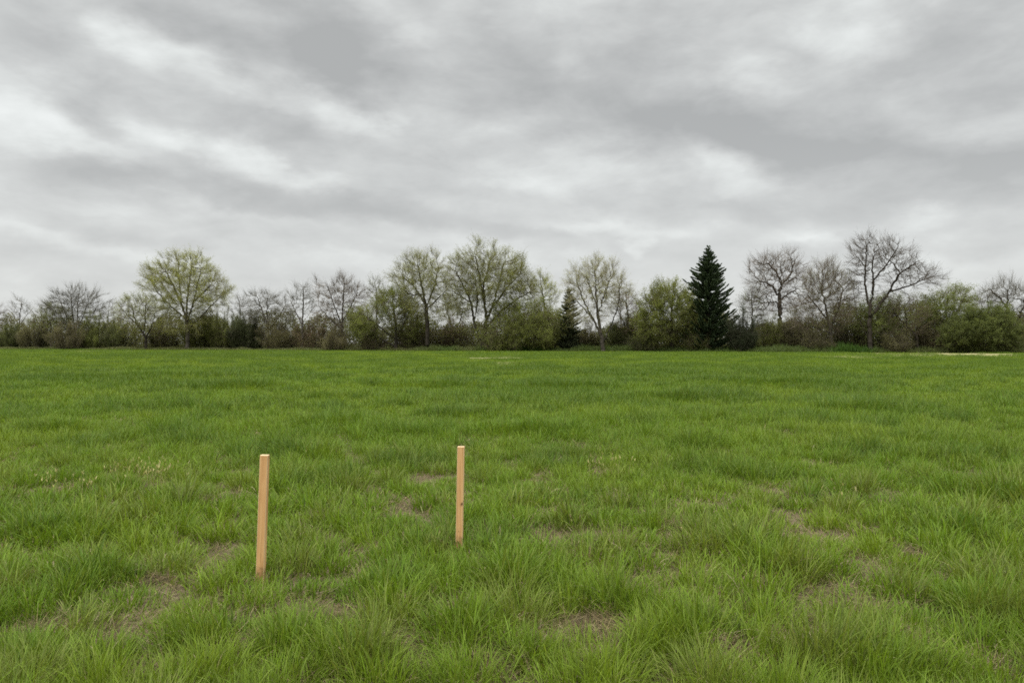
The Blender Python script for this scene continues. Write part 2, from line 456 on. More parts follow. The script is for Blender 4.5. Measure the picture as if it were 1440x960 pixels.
def end_and_highlight_material():
    m = bpy.data.materials.new('end_grain_and_edge_highlight'); nt, N, L = nodes(m)
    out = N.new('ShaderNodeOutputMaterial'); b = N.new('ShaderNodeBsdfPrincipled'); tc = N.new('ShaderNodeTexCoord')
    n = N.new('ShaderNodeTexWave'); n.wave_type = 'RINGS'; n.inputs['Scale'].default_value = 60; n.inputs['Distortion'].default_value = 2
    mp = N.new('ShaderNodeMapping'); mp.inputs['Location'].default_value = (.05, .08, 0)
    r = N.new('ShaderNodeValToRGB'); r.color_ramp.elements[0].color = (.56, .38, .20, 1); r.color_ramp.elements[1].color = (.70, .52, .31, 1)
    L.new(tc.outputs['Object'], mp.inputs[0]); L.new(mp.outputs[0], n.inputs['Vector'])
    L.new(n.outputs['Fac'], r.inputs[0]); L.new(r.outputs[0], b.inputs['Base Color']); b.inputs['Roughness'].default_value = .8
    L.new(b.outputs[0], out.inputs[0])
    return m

STAKES = [dict(x=366.5, top=(372.3, 637), Y=4.70, w=.0515, d=.046, rz=.05, lab='left one of two raw wooden stakes, nearer, standing in the grass', knot=False, s=1.3),
          dict(x=646.0, top=(648.3, 625.5), Y=5.44, w=.0515, d=.046, rz=-.03, lab='right one of two raw wooden stakes, with a dark knot halfway', knot=True, s=4.1)]
STAKE_AT = [((s['x']-CX)/F*s['Y'], s['Y']) for s in STAKES]

def build_stakes():
    import bmesh
    em = end_and_highlight_material()
    for s in STAKES:
        X, Y = (s['x']-CX)/F*s['Y'], s['Y']
        T = px(*s['top'], Y)
        bm = bmesh.new()
        w, d, H = s['w']/2, s['d']/2, T[2]
        rings = [(-.30, .08), (-.16, 1), (0, 1), (H*.33, .995), (H*.66, .99), (H-.002, .985), (H, .945)]
        rows = []
        for z, k in rings:
            j = .0007*math.sin(z*23+s['s'])
            cs = .0035          # slightly eased arrises
            pts = [(-w+cs, -d), (w-cs, -d), (w, -d+cs), (w, d-cs), (w-cs, d), (-w+cs, d), (-w, d-cs), (-w, -d+cs)]
            rows.append([bm.verts.new((a*k+j, b*k, z)) for a, b in pts])
        for a, b in zip(rows, rows[1:]):
            for i in range(8):
                bm.faces.new((a[i], a[(i+1) % 8], b[(i+1) % 8], b[i])).normal_update()
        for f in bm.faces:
            if abs(f.normal.z) < .5 and min(e.calc_length() for e in f.edges) < .006: f.material_index = 2  # paler colour on the eased arrises paints in an edge highlight
        tf = bm.faces.new(rows[-1]); tf.material_index = 1
        bm.faces.new(list(reversed(rows[0])))
        me = bpy.data.meshes.new('wooden_stake'); bm.to_mesh(me); bm.free()
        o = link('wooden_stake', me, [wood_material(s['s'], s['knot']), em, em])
        o.location = (X, Y, float(gz(np.array([X]), np.array([Y]))[0]))
        o.rotation_euler = (0, math.atan2(T[0]-X, T[2]), s['rz'])
        o['label'] = s['lab']; o['category'] = 'wooden stake'; o['group'] = 'wooden survey stakes in the grass'

# ------------------------------------------------------------------ trees
def colonize(P, nodes0, parents0, step, kill, rs, iters=90, jit=.22, up=.06):
    """branches grow towards points spread through the crown's volume"""
    N = [np.array(p) for p in nodes0]; par = list(parents0)
    A = P.copy(); NN = np.array(N)
    D = np.linalg.norm(A[:, None]-NN[None], axis=2)
    near = D.argmin(1); dist = D.min(1)
    alive = dist > kill
    for it in range(iters):
        if not alive.any(): break
        idx = np.where(alive)[0]
        dirs = {}
        v = unit(A[idx]-np.array(N)[near[idx]])
        nn = near[idx]
        order = np.argsort(nn, kind='stable'); nn = nn[order]; v = v[order]
        u, st = np.unique(nn, return_index=True)
        sums = np.add.reduceat(v, st, axis=0)
        d = unit(unit(sums)+rs.normal(0, jit, sums.shape)+np.array([0, 0, up]))
        new = np.array(N)[u]+d*step
        clash = np.linalg.norm(new[:, None]-np.array(N)[None], axis=2).min(1) < .4*step
        if clash.any():         # a shoot that doubles back on itself stops growing
            alive[idx[np.isin(near[idx], u[clash])]] = False
            new = new[~clash]; u = u[~clash]
            if not len(new): continue
        b = len(N)
        N.extend(list(new)); par.extend(list(u))
        DD = np.linalg.norm(A[:, None]-new[None], axis=2)
        m = DD.min(1); am = DD.argmin(1)
        upd = m < dist
        stuck = False
        dist = np.where(upd, m, dist); near = np.where(upd, am+b, near)
        alive &= dist > kill
        if len(N) > 5000: break
    return np.array(N), np.array(par)

def make_tree(spec):
    """crown volume given as ellipsoids (photo bearings at the tree's distance); returns the thing"""
    rs = np.random.RandomState(spec['seed']); Y = spec['Y']; sc_ = Y/F
    base = px(spec['base'], 0, Y); base[2] = 0
    step = spec.get('step', .42); kill = spec.get('kill', .62)
    # --- points through the crown
    pts = []
    for (cx, cy, rx, ry, n) in spec['crown']:
        n = int(n*1.7)
        c = px(cx, cy, Y); r = np.array([rx*sc_, min(rx, ry*1.3)*sc_*.85, ry*sc_])
        d = unit(rs.randn(n, 3))*(rs.rand(n, 1)**(1/2.3))
        # uneven outline
        q = .50+.92*fbm(d[:, 0]*2.7+spec['seed'], d[:, 2]*2.7+d[:, 1]*1.2, 2, 2)
        pts.append(c+d*r*q[:, None])
    A = np.concatenate(pts); A = A[A[:, 2] > .4]
    # --- limbs seen in the photo
    N = [base]; par = [-1]
    for li, line in enumerate(spec['limbs']):
        W = []
        off = 0.0 if li == 0 else rs.uniform(-1, 1)*spec.get('depth', .35)*abs(line[-1][0]-spec['base']+18)*sc_
        for k, (a, b) in enumerate(line):
            p = px(a, b, Y); p[1] += off*(k/max(1, len(line)-1)); p[2] = max(p[2], 0); W.append(p)
        NA = np.array(N)
        j = 0 if li == 0 else int(np.linalg.norm((NA-W[0])[:, [0, 2]], axis=1).argmin())
        cur = NA[j].copy(); pj = j
        start = cur.copy()
        for k in range(1, len(W)):
            tgt = W[k]; a0 = cur.copy(); L = np.linalg.norm(tgt-a0); m = max(1, int(round(L/step)))
            for q in range(1, m+1):
                f = q/m; p = a0*(1-f)+tgt*f+(rs.normal(0, step*spec.get('wig', .14), 3) if q < m else 0)
                N.append(p); par.append(pj); pj = len(N)-1
            cur = tgt.copy()
    N, par = colonize(A, N, par, step, kill, rs, jit=spec.get('jit', .13), up=spec.get('up', .08))
    n = len(N)
    # --- thickness from the number of tips each branch carries
    ex = spec.get('pipe', 2.25); tip = spec.get('tip', .018)
    acc = np.zeros(n); kids = np.zeros(n, int)
    for i in range(n-1, 0, -1):
        if kids[i] == 0: acc[i] = tip**ex
        acc[par[i]] += acc[i]; kids[par[i]] += 1
    r = np.maximum(acc, tip**ex)**(1/ex)*spec.get('thick', 1.6)
    r = np.minimum(r, spec.get('rmax', .45))
    best = np.full(n, -1)
    for i in range(1, n):
        p = par[i]
        if best[p] < 0 or r[i] > r[best[p]]: best[p] = i
    d = np.zeros((n, 3)); d[1:] = unit(N[1:]-N[par[1:]]); d[0] = (0, 0, 1)
    e = np.arange(1, n); pe = par[1:]
    main = best[pe] == e
    ra = np.where(main, r[pe], r[e]*1.1)
    # flare of the root
    low = np.clip(1-N[pe][:, 2]/.8, 0, 1); ra = ra*(1+.5*low)
    dA = np.where(main[:, None], d[pe], d[e])
    gt, gc = Geo(), Geo()
    thr = .055
    for lo, hi, k, g in ((.16, 9, 8, gt), (thr, .16, 5, gt), (0, thr, 3, gc)):
        m = (r[e] >= lo) & (r[e] < hi)
        tc = None
        if g is gc: tc = np.repeat(np.array(spec.get('twig', [.085, .072, .056]))[None], m.sum(), 0)*rs.uniform(.75, 1.2, (m.sum(), 1))
        tubes(g, N[pe][m], N[e][m], ra[m], r[e][m], k, dA[m], col=tc)
    # --- twigs
    fine = np.where(r < spec.get('fine', .05))[0]; fine = fine[fine > 0]
    per = spec.get('tw', 3.0)*(1.15 if spec.get('leaves', 0) > 1500 else 1.35)
    src = rs.choice(fine, int(len(fine)*per)) if len(fine) else fine
    m = len(src)
    cen = A.mean(0)
    T0 = N[src]+d[src]*rs.uniform(-.5, .5, (m, 1))*step
    outw = unit(T0-cen)
    D0 = unit(d[src]*.55+rs.randn(m, 3)*spec.get('spread', .24)+outw*.5+np.array([0, 0, spec.get('tup', .3)]))
    L0 = rs.uniform(.6, 2.1, m)*spec.get('tl', 1.35 if spec.get('cat') == 'bush' else 1.0)
    P1 = T0+D0*(L0*.5)[:, None]
    D1 = unit(D0+rs.randn(m, 3)*.17+np.array([0, 0, spec.get('tup', .3)*.5]))
    P2 = P1+D1*(L0*.5)[:, None]
    tr = spec.get('tr', .0105)*1.0
    tc = np.array(spec.get('twig', [.085, .072, .056]))[None]*rs.uniform(.7, 1.25, (m, 1))
    o1 = np.full(m, tr); tubes(gc, T0, P1, o1, o1*.75, 3, col=tc); tubes(gc, P1, P2, o1*.75, o1*.35, 3, D0, col=tc)
    # side shoots
    ns = int(m*spec.get('side', 1.5)*1.4); s = rs.randint(0, m, ns); f = rs.rand(ns, 1)
    S0 = T0[s]+(P2[s]-T0[s])*f
    SD = unit(D0[s]*.85+rs.randn(ns, 3)*.42+np.array([0, 0, .15])); S1 = S0+SD*(rs.uniform(.3, 1.0, (ns, 1))*spec.get('tl', 1.0))
    o2 = np.full(ns, tr*.6); tubes(gc, S0, S1, o2, o2*.5, 3, col=tc[s])
    # --- leaves
    nl = int(spec.get('leaves', 0)*(4.6 if spec.get('leaves', 0) > 15000 else 5.6))
    root = bpy.data.objects.new(spec['name'], None); COL.objects.link(root); root.location = base
    root.empty_display_size = .5
    root['label'] = spec['label']; root['category'] = spec.get('cat', 'tree'); root['group'] = spec.get('group', 'trees along the field edge')
    link('trunk', gt.mesh('trunk', True, base), spec.get('bark', M_BARK), root)
    link('crown', gc.mesh('crown', False, base), M_TWIG, root)
    if nl:
        gl = Geo()
        # leafing is uneven: clusters of shoots are further out than others
        tips = np.concatenate([T0+(P2-T0)*rs.rand(m, 1)**.7, P1+(P2-P1)*rs.rand(m, 1), P2, S0+(S1-S0)*rs.rand(ns, 1), S1])
        q = fbm(tips[:, 0]*.3+tips[:, 1]*.2+spec['seed'], tips[:, 2]*.3, 3, 2)
        pw = q+.1; pw /= pw.sum()
        s = rs.choice(len(tips), nl, p=pw)
        LP = tips[s]+rs.normal(0, spec.get('lsp', .13), (nl, 3))
        lc = np.array(spec['leafcol']); lc = lc if lc.ndim == 2 else lc[None]
        f = rs.rand(nl, 1)
        c = lc[0]*(1-f)+lc[-1]*f
        c = c*(.55+.95*fbm(LP[:, 0]*.6, LP[:, 2]*.6+LP[:, 1]*.3, 5, 2)[:, None])*rs.uniform(.8, 1.2, (nl, 1))
        leaf_quads(gl, LP, rs.uniform(.6, 1.3, nl)*spec.get('ls', .12)*.80, rs, c)
        link('foliage', gl.mesh('foliage', False, base), M_LEAF, root)
    return root

YG = [[.25, .275, .055], [.33, .34, .09]]      # fresh yellow-green buds
OL = [[.130, .155, .034], [.190, .212, .056]]      # olive
GR = [[.115, .145, .036], [.17, .195, .056]]      # green
GREY = [.16, .15, .122]; BRN = [.15, .12, .088]; RED = [.18, .12, .095]; DK = [.105, .087, .068]

def Yx(x, back):   # distance of a tree on bearing x, standing back metres behind the field's edge
    t = (x-CX)/F
    Y = 137.0/(1+.34*t)
    return Y+back

TREES = [
 dict(name='bare_tree', label='faint small bare tree standing back, left of the low dark-trunked tree', base=152, back=26, seed=61, crown=[(152, 448, 18, 22, 150)], limbs=[[(152, 490), (152, 462), (152, 435)], [(152, 465), (142, 445)]], twig=GREY, tw=2.5),
 dict(name='bare_tree', label='faint thin bare tree standing back, right of the yellow-green fan tree', base=338, back=22, seed=62, crown=[(338, 440, 18, 24, 170)], limbs=[[(338, 490), (338, 460), (337, 425)], [(338, 462), (328, 440)]], twig=GREY, tw=2.5),
 dict(name='bare_tree', label='crooked bare tree seen between the clean trunk and the broadest tree', base=640, back=16, seed=63, jit=.3, crown=[(638, 446, 24, 26, 260)], limbs=[[(640, 490), (640, 468), (632, 450), (626, 430)], [(640, 468), (648, 448), (652, 430)]], twig=BRN, tw=2.5, bark=M_BARKD, leaves=1800, leafcol=OL),
 dict(name='bare_tree', label='faint bare tree standing back between the dark green bush and the crooked-limbed tree', base=1392, back=24, seed=64, crown=[(1388, 428, 20, 20, 170)], limbs=[[(1392, 490), (1391, 455), (1389, 420)], [(1391, 455), (1380, 430)]], twig=GREY, tw=2.5),
 dict(name='bare_tree', label='small thin bare tree standing out at the left edge of the tree line', base=26, back=14, seed=1,
      crown=[(28, 435, 15, 18, 130)], limbs=[[(26, 490), (27, 465), (28, 445), (30, 425)], [(27, 460), (18, 440)], [(27, 455), (38, 436)]], twig=GREY, tw=3, tr=.011, tip=.02),
 dict(name='bare_tree', label='low cut-off bare tree at the very left edge of the photo', base=-6, back=8, seed=2,
      crown=[(-6, 445, 16, 20, 160)], limbs=[[(-6, 490), (-6, 465), (-5, 440)]], twig=BRN, tw=3),
 dict(name='bare_tree', label='grey bare tree with a broad rounded dome crown, left of the yellow-green tree', base=106, back=8, seed=3,
      crown=[(104, 432, 42, 34, 720)], limbs=[[(106, 490), (106, 470), (109, 445), (110, 420)], [(106, 474), (96, 450), (84, 425), (78, 412)],
      [(106, 472), (118, 448), (128, 425)], [(106, 468), (101, 440), (98, 412)], [(107, 470), (128, 452), (138, 432)]], twig=GREY, tw=3.4, tr=.011, tip=.016),
 dict(name='budding_tree', label='small olive-tinged budding tree overlapping the dome-crowned bare tree on its left', base=72, back=4, seed=4,
      crown=[(72, 450, 26, 21, 260)], limbs=[[(72, 490), (72, 470), (70, 448)], [(72, 472), (86, 448)], [(72, 474), (58, 448)]], twig=BRN, leaves=2600, leafcol=OL, ls=.13, tw=3),
 dict(name='budding_tree', label='low dark-trunked budding tree with forking limbs beside the yellow-green tree', base=205, back=1, seed=5,
      crown=[(190, 442, 32, 26, 360), (216, 448, 18, 24, 180)], limbs=[[(205, 491), (205, 474), (196, 460), (180, 444), (168, 430)], [(205, 474), (214, 462), (222, 440)],
      [(203, 470), (204, 450), (205, 425)], [(190, 455), (186, 435)], [(206, 476), (214, 464)]], bark=M_BARKD, twig=BRN, leaves=4600, leafcol=[OL[1], YG[0]], ls=.12, tw=3),
 dict(name='budding_tree', label='tall fan-shaped yellow-green budding tree, tallest of the left half', base=263, back=1, seed=6,
      crown=[(262, 400, 54, 44, 900), (224, 392, 26, 22, 220), (300, 412, 28, 26, 260), (262, 450, 40, 20, 160)],
      limbs=[[(263, 492), (264, 465), (262, 448), (254, 425), (243, 400), (232, 378)], [(263, 455), (272, 432), (280, 405), (288, 378)],
      [(262, 450), (262, 420), (266, 385), (268, 365)], [(265, 462), (285, 445), (303, 428), (318, 415)], [(261, 450), (243, 432), (222, 410)],
      [(256, 430), (252, 400), (250, 372)], [(275, 425), (290, 408), (304, 394)]], twig=[.20, .18, .10], leaves=14500, leafcol=YG, ls=.125, tw=3.4, tip=.017),
 dict(name='bare_tree', label='leafless grey tree with a low spreading crown, third tree right of the yellow-green fan', base=377, back=7, seed=7,
      crown=[(374, 434, 32, 28, 420), (400, 445, 14, 20, 110)], limbs=[[(377, 490), (377, 462), (370, 440), (362, 418)], [(377, 462), (376, 440), (378, 415)], [(377, 465), (390, 446), (398, 428)]], twig=GREY, tw=3.2),
 dict(name='bare_tree', label='slender upright bare tree with a narrow crown beside the round bare one', base=425, back=5, seed=8,
      crown=[(424, 425, 18, 27, 300), (410, 432, 10, 18, 80)], limbs=[[(425, 490), (425, 462), (426, 440), (427, 405)], [(425, 458), (416, 440), (408, 422)], [(425, 455), (435, 437)]], twig=GREY, tw=3.2),
 dict(name='bare_tree', label='leafless brownish-grey tree with a full round crown, left of the olive thicket', base=480, back=4, seed=9,
      crown=[(479, 426, 38, 40, 760)], limbs=[[(480, 491), (481, 460), (482, 432), (484, 400)], [(480, 458), (470, 430), (462, 405)], [(481, 455), (494, 430), (502, 412)],
      [(479, 462), (462, 446), (448, 430)], [(474, 488), (470, 455), (468, 440)]], twig=BRN, tw=3.3, tip=.016),
 dict(name='bare_tree', label='narrow bare tree peeping out behind the olive thicket', base=530, back=14, seed=10,
      crown=[(528, 415, 14, 24, 210)], limbs=[[(530, 490), (530, 450), (529, 405)]], twig=GREY, tw=3, leaves=400, leafcol=OL),
 dict(name='leafing_tree', label='bushy olive half-leafed tree, brown below, left of the rounded budding tree', base=557, back=2, seed=11,
      crown=[(555, 440, 32, 34, 620), (516, 458, 26, 26, 380), (575, 458, 18, 28, 240)], limbs=[[(557, 491), (557, 465), (554, 440), (552, 418)], [(557, 478), (535, 460), (515, 445)], [(557, 470), (572, 450)],
      [(540, 488), (522, 470), (508, 456)]], bark=M_BARKD, twig=BRN, leaves=12500, leafcol=OL, ls=.15, tw=3.5),
 dict(name='budding_tree', label='tall budding tree with a clean trunk and round-topped crown, left of the broadest tree', base=601, back=1, seed=12,
      crown=[(592, 390, 42, 35, 720), (600, 425, 34, 24, 220)], limbs=[[(601, 492), (601, 455), (599, 430), (594, 405), (588, 375)], [(600, 432), (610, 405), (616, 375)],
      [(599, 430), (584, 405), (566, 388)], [(600, 436), (618, 418), (632, 405)], [(596, 415), (580, 415), (562, 405)]], bark=M_BARKD, twig=[.18, .16, .10], leaves=7600, leafcol=[OL[1], YG[1]], ls=.11, tw=3.4),
 dict(name='budding_tree', label='broadest budding tree with several stems and a long limb arching right', base=680, back=1, seed=13, rmax=.55,
      crown=[(672, 388, 44, 42, 760), (712, 392, 40, 34, 620), (735, 408, 22, 18, 200), (650, 410, 22, 36, 220), (700, 430, 40, 20, 200)],
      limbs=[[(682, 492), (682, 462), (684, 440), (678, 410), (672, 375), (668, 358)], [(668, 490), (667, 455), (662, 425), (650, 398), (640, 380)], [(683, 455), (694, 425), (702, 395), (708, 368)],
      [(683, 462), (706, 436), (728, 420), (750, 410)], [(682, 445), (680, 400), (690, 365)], [(690, 430), (712, 405), (732, 382)], [(667, 455), (672, 420), (668, 390)], [(662, 425), (640, 412)]],
      bark=M_BARKD, twig=[.17, .15, .085], leaves=14000, leafcol=[[.17, .19, .045], [.24, .25, .07]], ls=.125, tw=3.3, tip=.017),
 dict(name='budding_tree', label='small pale budding tree behind, right of the long arching limb', base=768, back=12, seed=14,
      crown=[(765, 420, 20, 30, 320)], limbs=[[(768, 490), (767, 450), (764, 420), (760, 395)], [(767, 450), (776, 425)], [(767, 446), (752, 425)]], twig=GREY, leaves=2600, leafcol=YG, ls=.12, tw=3),
 dict(name='leafing_bush', label='big rounded olive bush in the middle of the tree line', base=738, back=1, seed=15, cat='bush', group='large bushes along the field edge',
      crown=[(740, 462, 46, 32, 1000), (705, 470, 26, 20, 260)], limbs=[[(738, 492), (738, 475), (736, 455)], [(738, 488), (715, 470), (700, 460)], [(738, 488), (760, 468), (772, 458)]], rmax=.16, tip=.014,
      bark=M_BARKD, twig=BRN, leaves=19000, leafcol=OL, ls=.16, tw=3.2),
 dict(name='budding_tree', label='pale yellow budding tree with V-shaped limbs, left of the spruce', base=848, back=1, seed=16,
      crown=[(840, 402, 44, 38, 720), (830, 440, 30, 20, 120)], limbs=[[(848, 491), (846, 474), (836, 452), (822, 434), (806, 420)], [(846, 474), (840, 440), (838, 410), (836, 385)], [(840, 445), (848, 420), (858, 392)],
      [(848, 484), (858, 462), (870, 430), (872, 400)], [(836, 452), (822, 425), (812, 398)], [(840, 430), (828, 400)]], twig=[.22, .19, .13], leaves=4800, leafcol=[[.24, .25, .09], [.30, .30, .12]], ls=.105, tw=3.2),
 dict(name='bare_tree', label='short reddish-brown twiggy bare tree beside the pale V-limbed tree', base=884, back=5, seed=17,
      crown=[(882, 438, 22, 32, 420)], limbs=[[(884, 490), (884, 465), (882, 440), (880, 415)], [(884, 466), (870, 440)], [(884, 466), (896, 442)]], twig=RED, tw=3.4, leaves=900, leafcol=OL),
 dict(name='leafing_tree', label='dense yellow-olive willow-like tree touching the left of the spruce', base=945, back=2, seed=18,
      crown=[(945, 438, 42, 42, 1000), (918, 450, 24, 34, 300), (968, 450, 24, 34, 300)], limbs=[[(945, 491), (945, 468), (944, 440), (946, 415)], [(945, 472), (925, 448), (912, 430)], [(945, 470), (962, 446), (972, 428)]],
      bark=M_BARKD, twig=BRN, leaves=19000, leafcol=[[.135, .16, .034], [.20, .22, .055]], ls=.15, tw=3.2),
 dict(name='bare_tree', label='gnarled bare tree with twisting limbs just right of the spruce', base=1098, back=9, seed=19, wig=.3, jit=.4,
      crown=[(1092, 388, 42, 38, 640), (1098, 425, 48, 22, 240)], limbs=[[(1098, 490), (1097, 440), (1096, 418), (1100, 398), (1112, 385), (1118, 365)], [(1098, 402), (1092, 382), (1082, 372)],
      [(1096, 418), (1085, 402), (1068, 395)], [(1097, 422), (1112, 412), (1128, 405)], [(1100, 395), (1099, 372)], [(1096, 425), (1080, 425)]], twig=BRN, tw=3, tip=.02, rmax=.5),
 dict(name='bare_tree', label='small twiggy bare tree filling the gap between spruce and gnarled tree', base=1058, back=6, seed=20,
      crown=[(1058, 435, 18, 34, 330)], limbs=[[(1058, 490), (1058, 460), (1057, 415)]], twig=DK, tw=3, leaves=500, leafcol=OL),
 dict(name='bare_tree', label='dense brown twiggy bare tree left of the largest bare tree', base=1170, back=2, seed=21,
      crown=[(1164, 416, 40, 50, 1000), (1140, 440, 24, 36, 260)], limbs=[[(1170, 493), (1168, 465), (1162, 440), (1155, 405)], [(1168, 462), (1180, 435), (1186, 405)], [(1164, 450), (1148, 430), (1136, 415)], [(1168, 470), (1140, 458)]],
      twig=BRN, tw=3.6, side=2, tip=.015, leaves=1200, leafcol=OL),
 dict(name='bare_tree', label='largest bare tree with a high open crown and a long limb reaching right', base=1224, back=1, seed=22, rmax=.6,
      crown=[(1236, 362, 44, 34, 620), (1275, 385, 32, 24, 330), (1305, 388, 22, 14, 150), (1215, 385, 26, 30, 160), (1240, 420, 40, 20, 60)],
      limbs=[[(1224, 493), (1223, 465), (1223, 432), (1216, 400), (1217, 375), (1203, 358)], [(1223, 435), (1228, 400), (1226, 372), (1230, 348)], [(1224, 452), (1240, 425), (1254, 410), (1280, 402), (1306, 392), (1322, 388)],
      [(1226, 395), (1245, 372), (1258, 350)], [(1252, 411), (1262, 385), (1284, 368)], [(1224, 480), (1205, 445), (1200, 410)], [(1223, 470), (1245, 455)], [(1217, 375), (1220, 345)], [(1262, 385), (1258, 365)]],
      bark=M_BARKD, twig=DK, tw=2.6, tip=.017, side=1.3),
 dict(name='leafing_bush', label='light green upright bush growing round the foot of the largest bare tree', base=1240, back=5, seed=23, cat='bush', group='large bushes along the field edge',
      crown=[(1236, 452, 34, 32, 520)], limbs=[[(1240, 491), (1238, 465), (1234, 435)], [(1240, 485), (1256, 455)], [(1240, 485), (1220, 455)]], rmax=.14, twig=BRN, leaves=6500, leafcol=GR, ls=.14, tw=3),
 dict(name='bare_tree', label='leaning brown bare tree with arching branches, right of the largest bare tree', base=1292, back=3, seed=24,
      crown=[(1276, 445, 28, 28, 420)], limbs=[[(1292, 491), (1288, 472), (1274, 456), (1258, 442), (1252, 424)], [(1285, 470), (1268, 462), (1254, 466)], [(1276, 458), (1272, 430)]], bark=M_BARKD, twig=BRN, tw=3.2, leaves=900, leafcol=OL),
 dict(name='leafing_tree', label='green willow-like tree with a soft crown behind the green bush on the right', base=1333, back=6, seed=25,
      crown=[(1334, 432, 34, 26, 560), (1312, 442, 20, 26, 200)], limbs=[[(1333, 491), (1333, 462), (1330, 435), (1326, 415)], [(1333, 462), (1348, 435), (1354, 418)], [(1332, 458), (1314, 436)]], bark=M_BARKD, twig=BRN, leaves=5200, leafcol=GR, ls=.14, tw=3.2),
 dict(name='leafing_bush', label='dense dark green rounded bush at the right end of the tree line', base=1384, back=1, seed=26, cat='bush', group='large bushes along the field edge',
      crown=[(1384, 468, 46, 25, 900)], limbs=[[(1384, 491), (1384, 472), (1382, 448)], [(1384, 488), (1360, 466), (1350, 458)], [(1384, 488), (1406, 466), (1418, 456)]], rmax=.15, tip=.014, bark=M_BARKD, twig=DK, leaves=19000, leafcol=[[.085, .108, .028], [.135, .155, .046]], ls=.16, tw=3),
 dict(name='bare_tree', label='bare tree with crooked limbs at the far right edge of the photo', base=1427, back=8, seed=27, wig=.28, jit=.35,
      crown=[(1415, 418, 36, 24, 380), (1452, 425, 24, 28, 220)], limbs=[[(1427, 490), (1427, 462), (1420, 440), (1408, 420), (1392, 405)], [(1427, 460), (1436, 435), (1440, 412)], [(1418, 438), (1416, 412)], [(1426, 458), (1400, 440)]], twig=GREY, tw=3, tip=.02),
]

def make_conifer(name, label, base_x, apex_y, half_w, back, seed, droop=0.0, dens=1.0, col=((.040, .064, .032), (.078, .108, .052)), narrow=1.0):
    rs = np.random.RandomState(seed); Y = Yx(base_x, back); s = Y/F
    base = px(base_x, 0, Y); base[2] = 0
    H = CAMH+(CY-apex_y)*s; R = half_w*s
    root = bpy.data.objects.new(name, None); COL.objects.link(root); root.location = base
    root['label'] = label; root['category'] = 'conifer'; root['group'] = 'trees along the field edge'
    gt, gl = Geo(), Geo()
    zs = np.linspace(0, H*.985, 14); rr = np.interp(zs, [0, H], [.018*H+.05, .015])
    P = np.stack([rs.normal(0, .02, 14), rs.normal(0, .02, 14), zs], 1)+base
    tubes(gt, P[:-1], P[1:], rr[:-1], rr[1:], 8)
    z = .035*H
    A, B, C = [], [], []
    while z < H*.985:
        t = z/H
        prof = min(1, 1.5*(1-t)**.85)*min(1, .8+1.2*t)*narrow
        nb = int(8+4*rs.rand())
        a0 = rs.rand()*6.28
        for b in range(nb):
            a = a0+b*6.283/nb+rs.normal(0, .18)
            L = max(.25, R*prof*rs.uniform(.72, 1.14))
            zz = max(.2, z+rs.normal(0, .22))
            rise = rs.uniform(.05, .25)+.5*t-droop
            if rs.rand() < .03: continue
            L *= .82+.3*float(vnoise(np.array([a*.8+seed]), np.array([zz*.45]), 3)[0])
            d = np.array([math.cos(a), math.sin(a)])
            m = 7; f = np.linspace(0, 1, m)
            pts = np.stack([d[0]*L*f, d[1]*L*f, zz+L*(rise*f*.35-(.22-droop*.2)*f*(1-f)*1.6*(1-t)+rs.uniform(.08, .34)*f**2.4)], 1)+base
            pts[:, 2] = np.maximum(pts[:, 2], .25)
            rad = .012+.018*L*(1-f)*.6
            tubes(gt, pts[:-1], pts[1:], rad[:-1], rad[1:], 3)
            # needle-clad sprays along the branch
            ns = int((150*L+20)*dens)
            ff = rs.rand(ns)**.62
            base_p = np.stack([np.interp(ff, f, pts[:, i]) for i in range(3)], 1)
            tang = unit(pts[-1]-pts[0]); side = np.array([-d[1], d[0], 0])
            sg = rs.choice([-1, 1], ns)[:, None]
            dirs = unit(tang*.8+side*sg*rs.uniform(.1, .9, (ns, 1))+np.array([0, 0, .35])+rs.randn(ns, 3)*.2)
            Ls = rs.uniform(.22, .56, ns)*(1.15-.5*ff)*min(1.0, .5+L/4)
            A.append(base_p); B.append(dirs); C.append(Ls)
        z += (.36+.16*(1-t))*rs.uniform(.8, 1.2)
    A = np.concatenate(A); B = np.concatenate(B); C = np.concatenate(C)
    top = np.array([[0, 0, H*.97]])+base
    n = len(A)
    u, v = perp(B); ang = rs.rand(n, 1)*6.283; w = (u*np.cos(ang)+v*np.sin(ang))*(C*.22)[:, None]
    V = np.stack([A-w*.4, A+B*(C*.45)[:, None]-w, A+B*C[:, None], A+B*(C*.45)[:, None]+w], 1).reshape(-1, 3)
    c = np.array(col[0])+(np.array(col[1])-np.array(col[0]))*rs.rand(n, 1)
    c = c*(.75+.5*fbm(A[:, 0]*.7, A[:, 2]*.7+A[:, 1]*.4, 3, 2)[:, None])
    gl.add(V, quads=np.arange(4*n).reshape(n, 4), col=np.repeat(c, 4, axis=0))
    # leader shoot
    link('trunk', gt.mesh('trunk', True, base), M_BARKD, root)
    link('foliage', gl.mesh('foliage', False, base), M_NEEDLE, root)
    return root

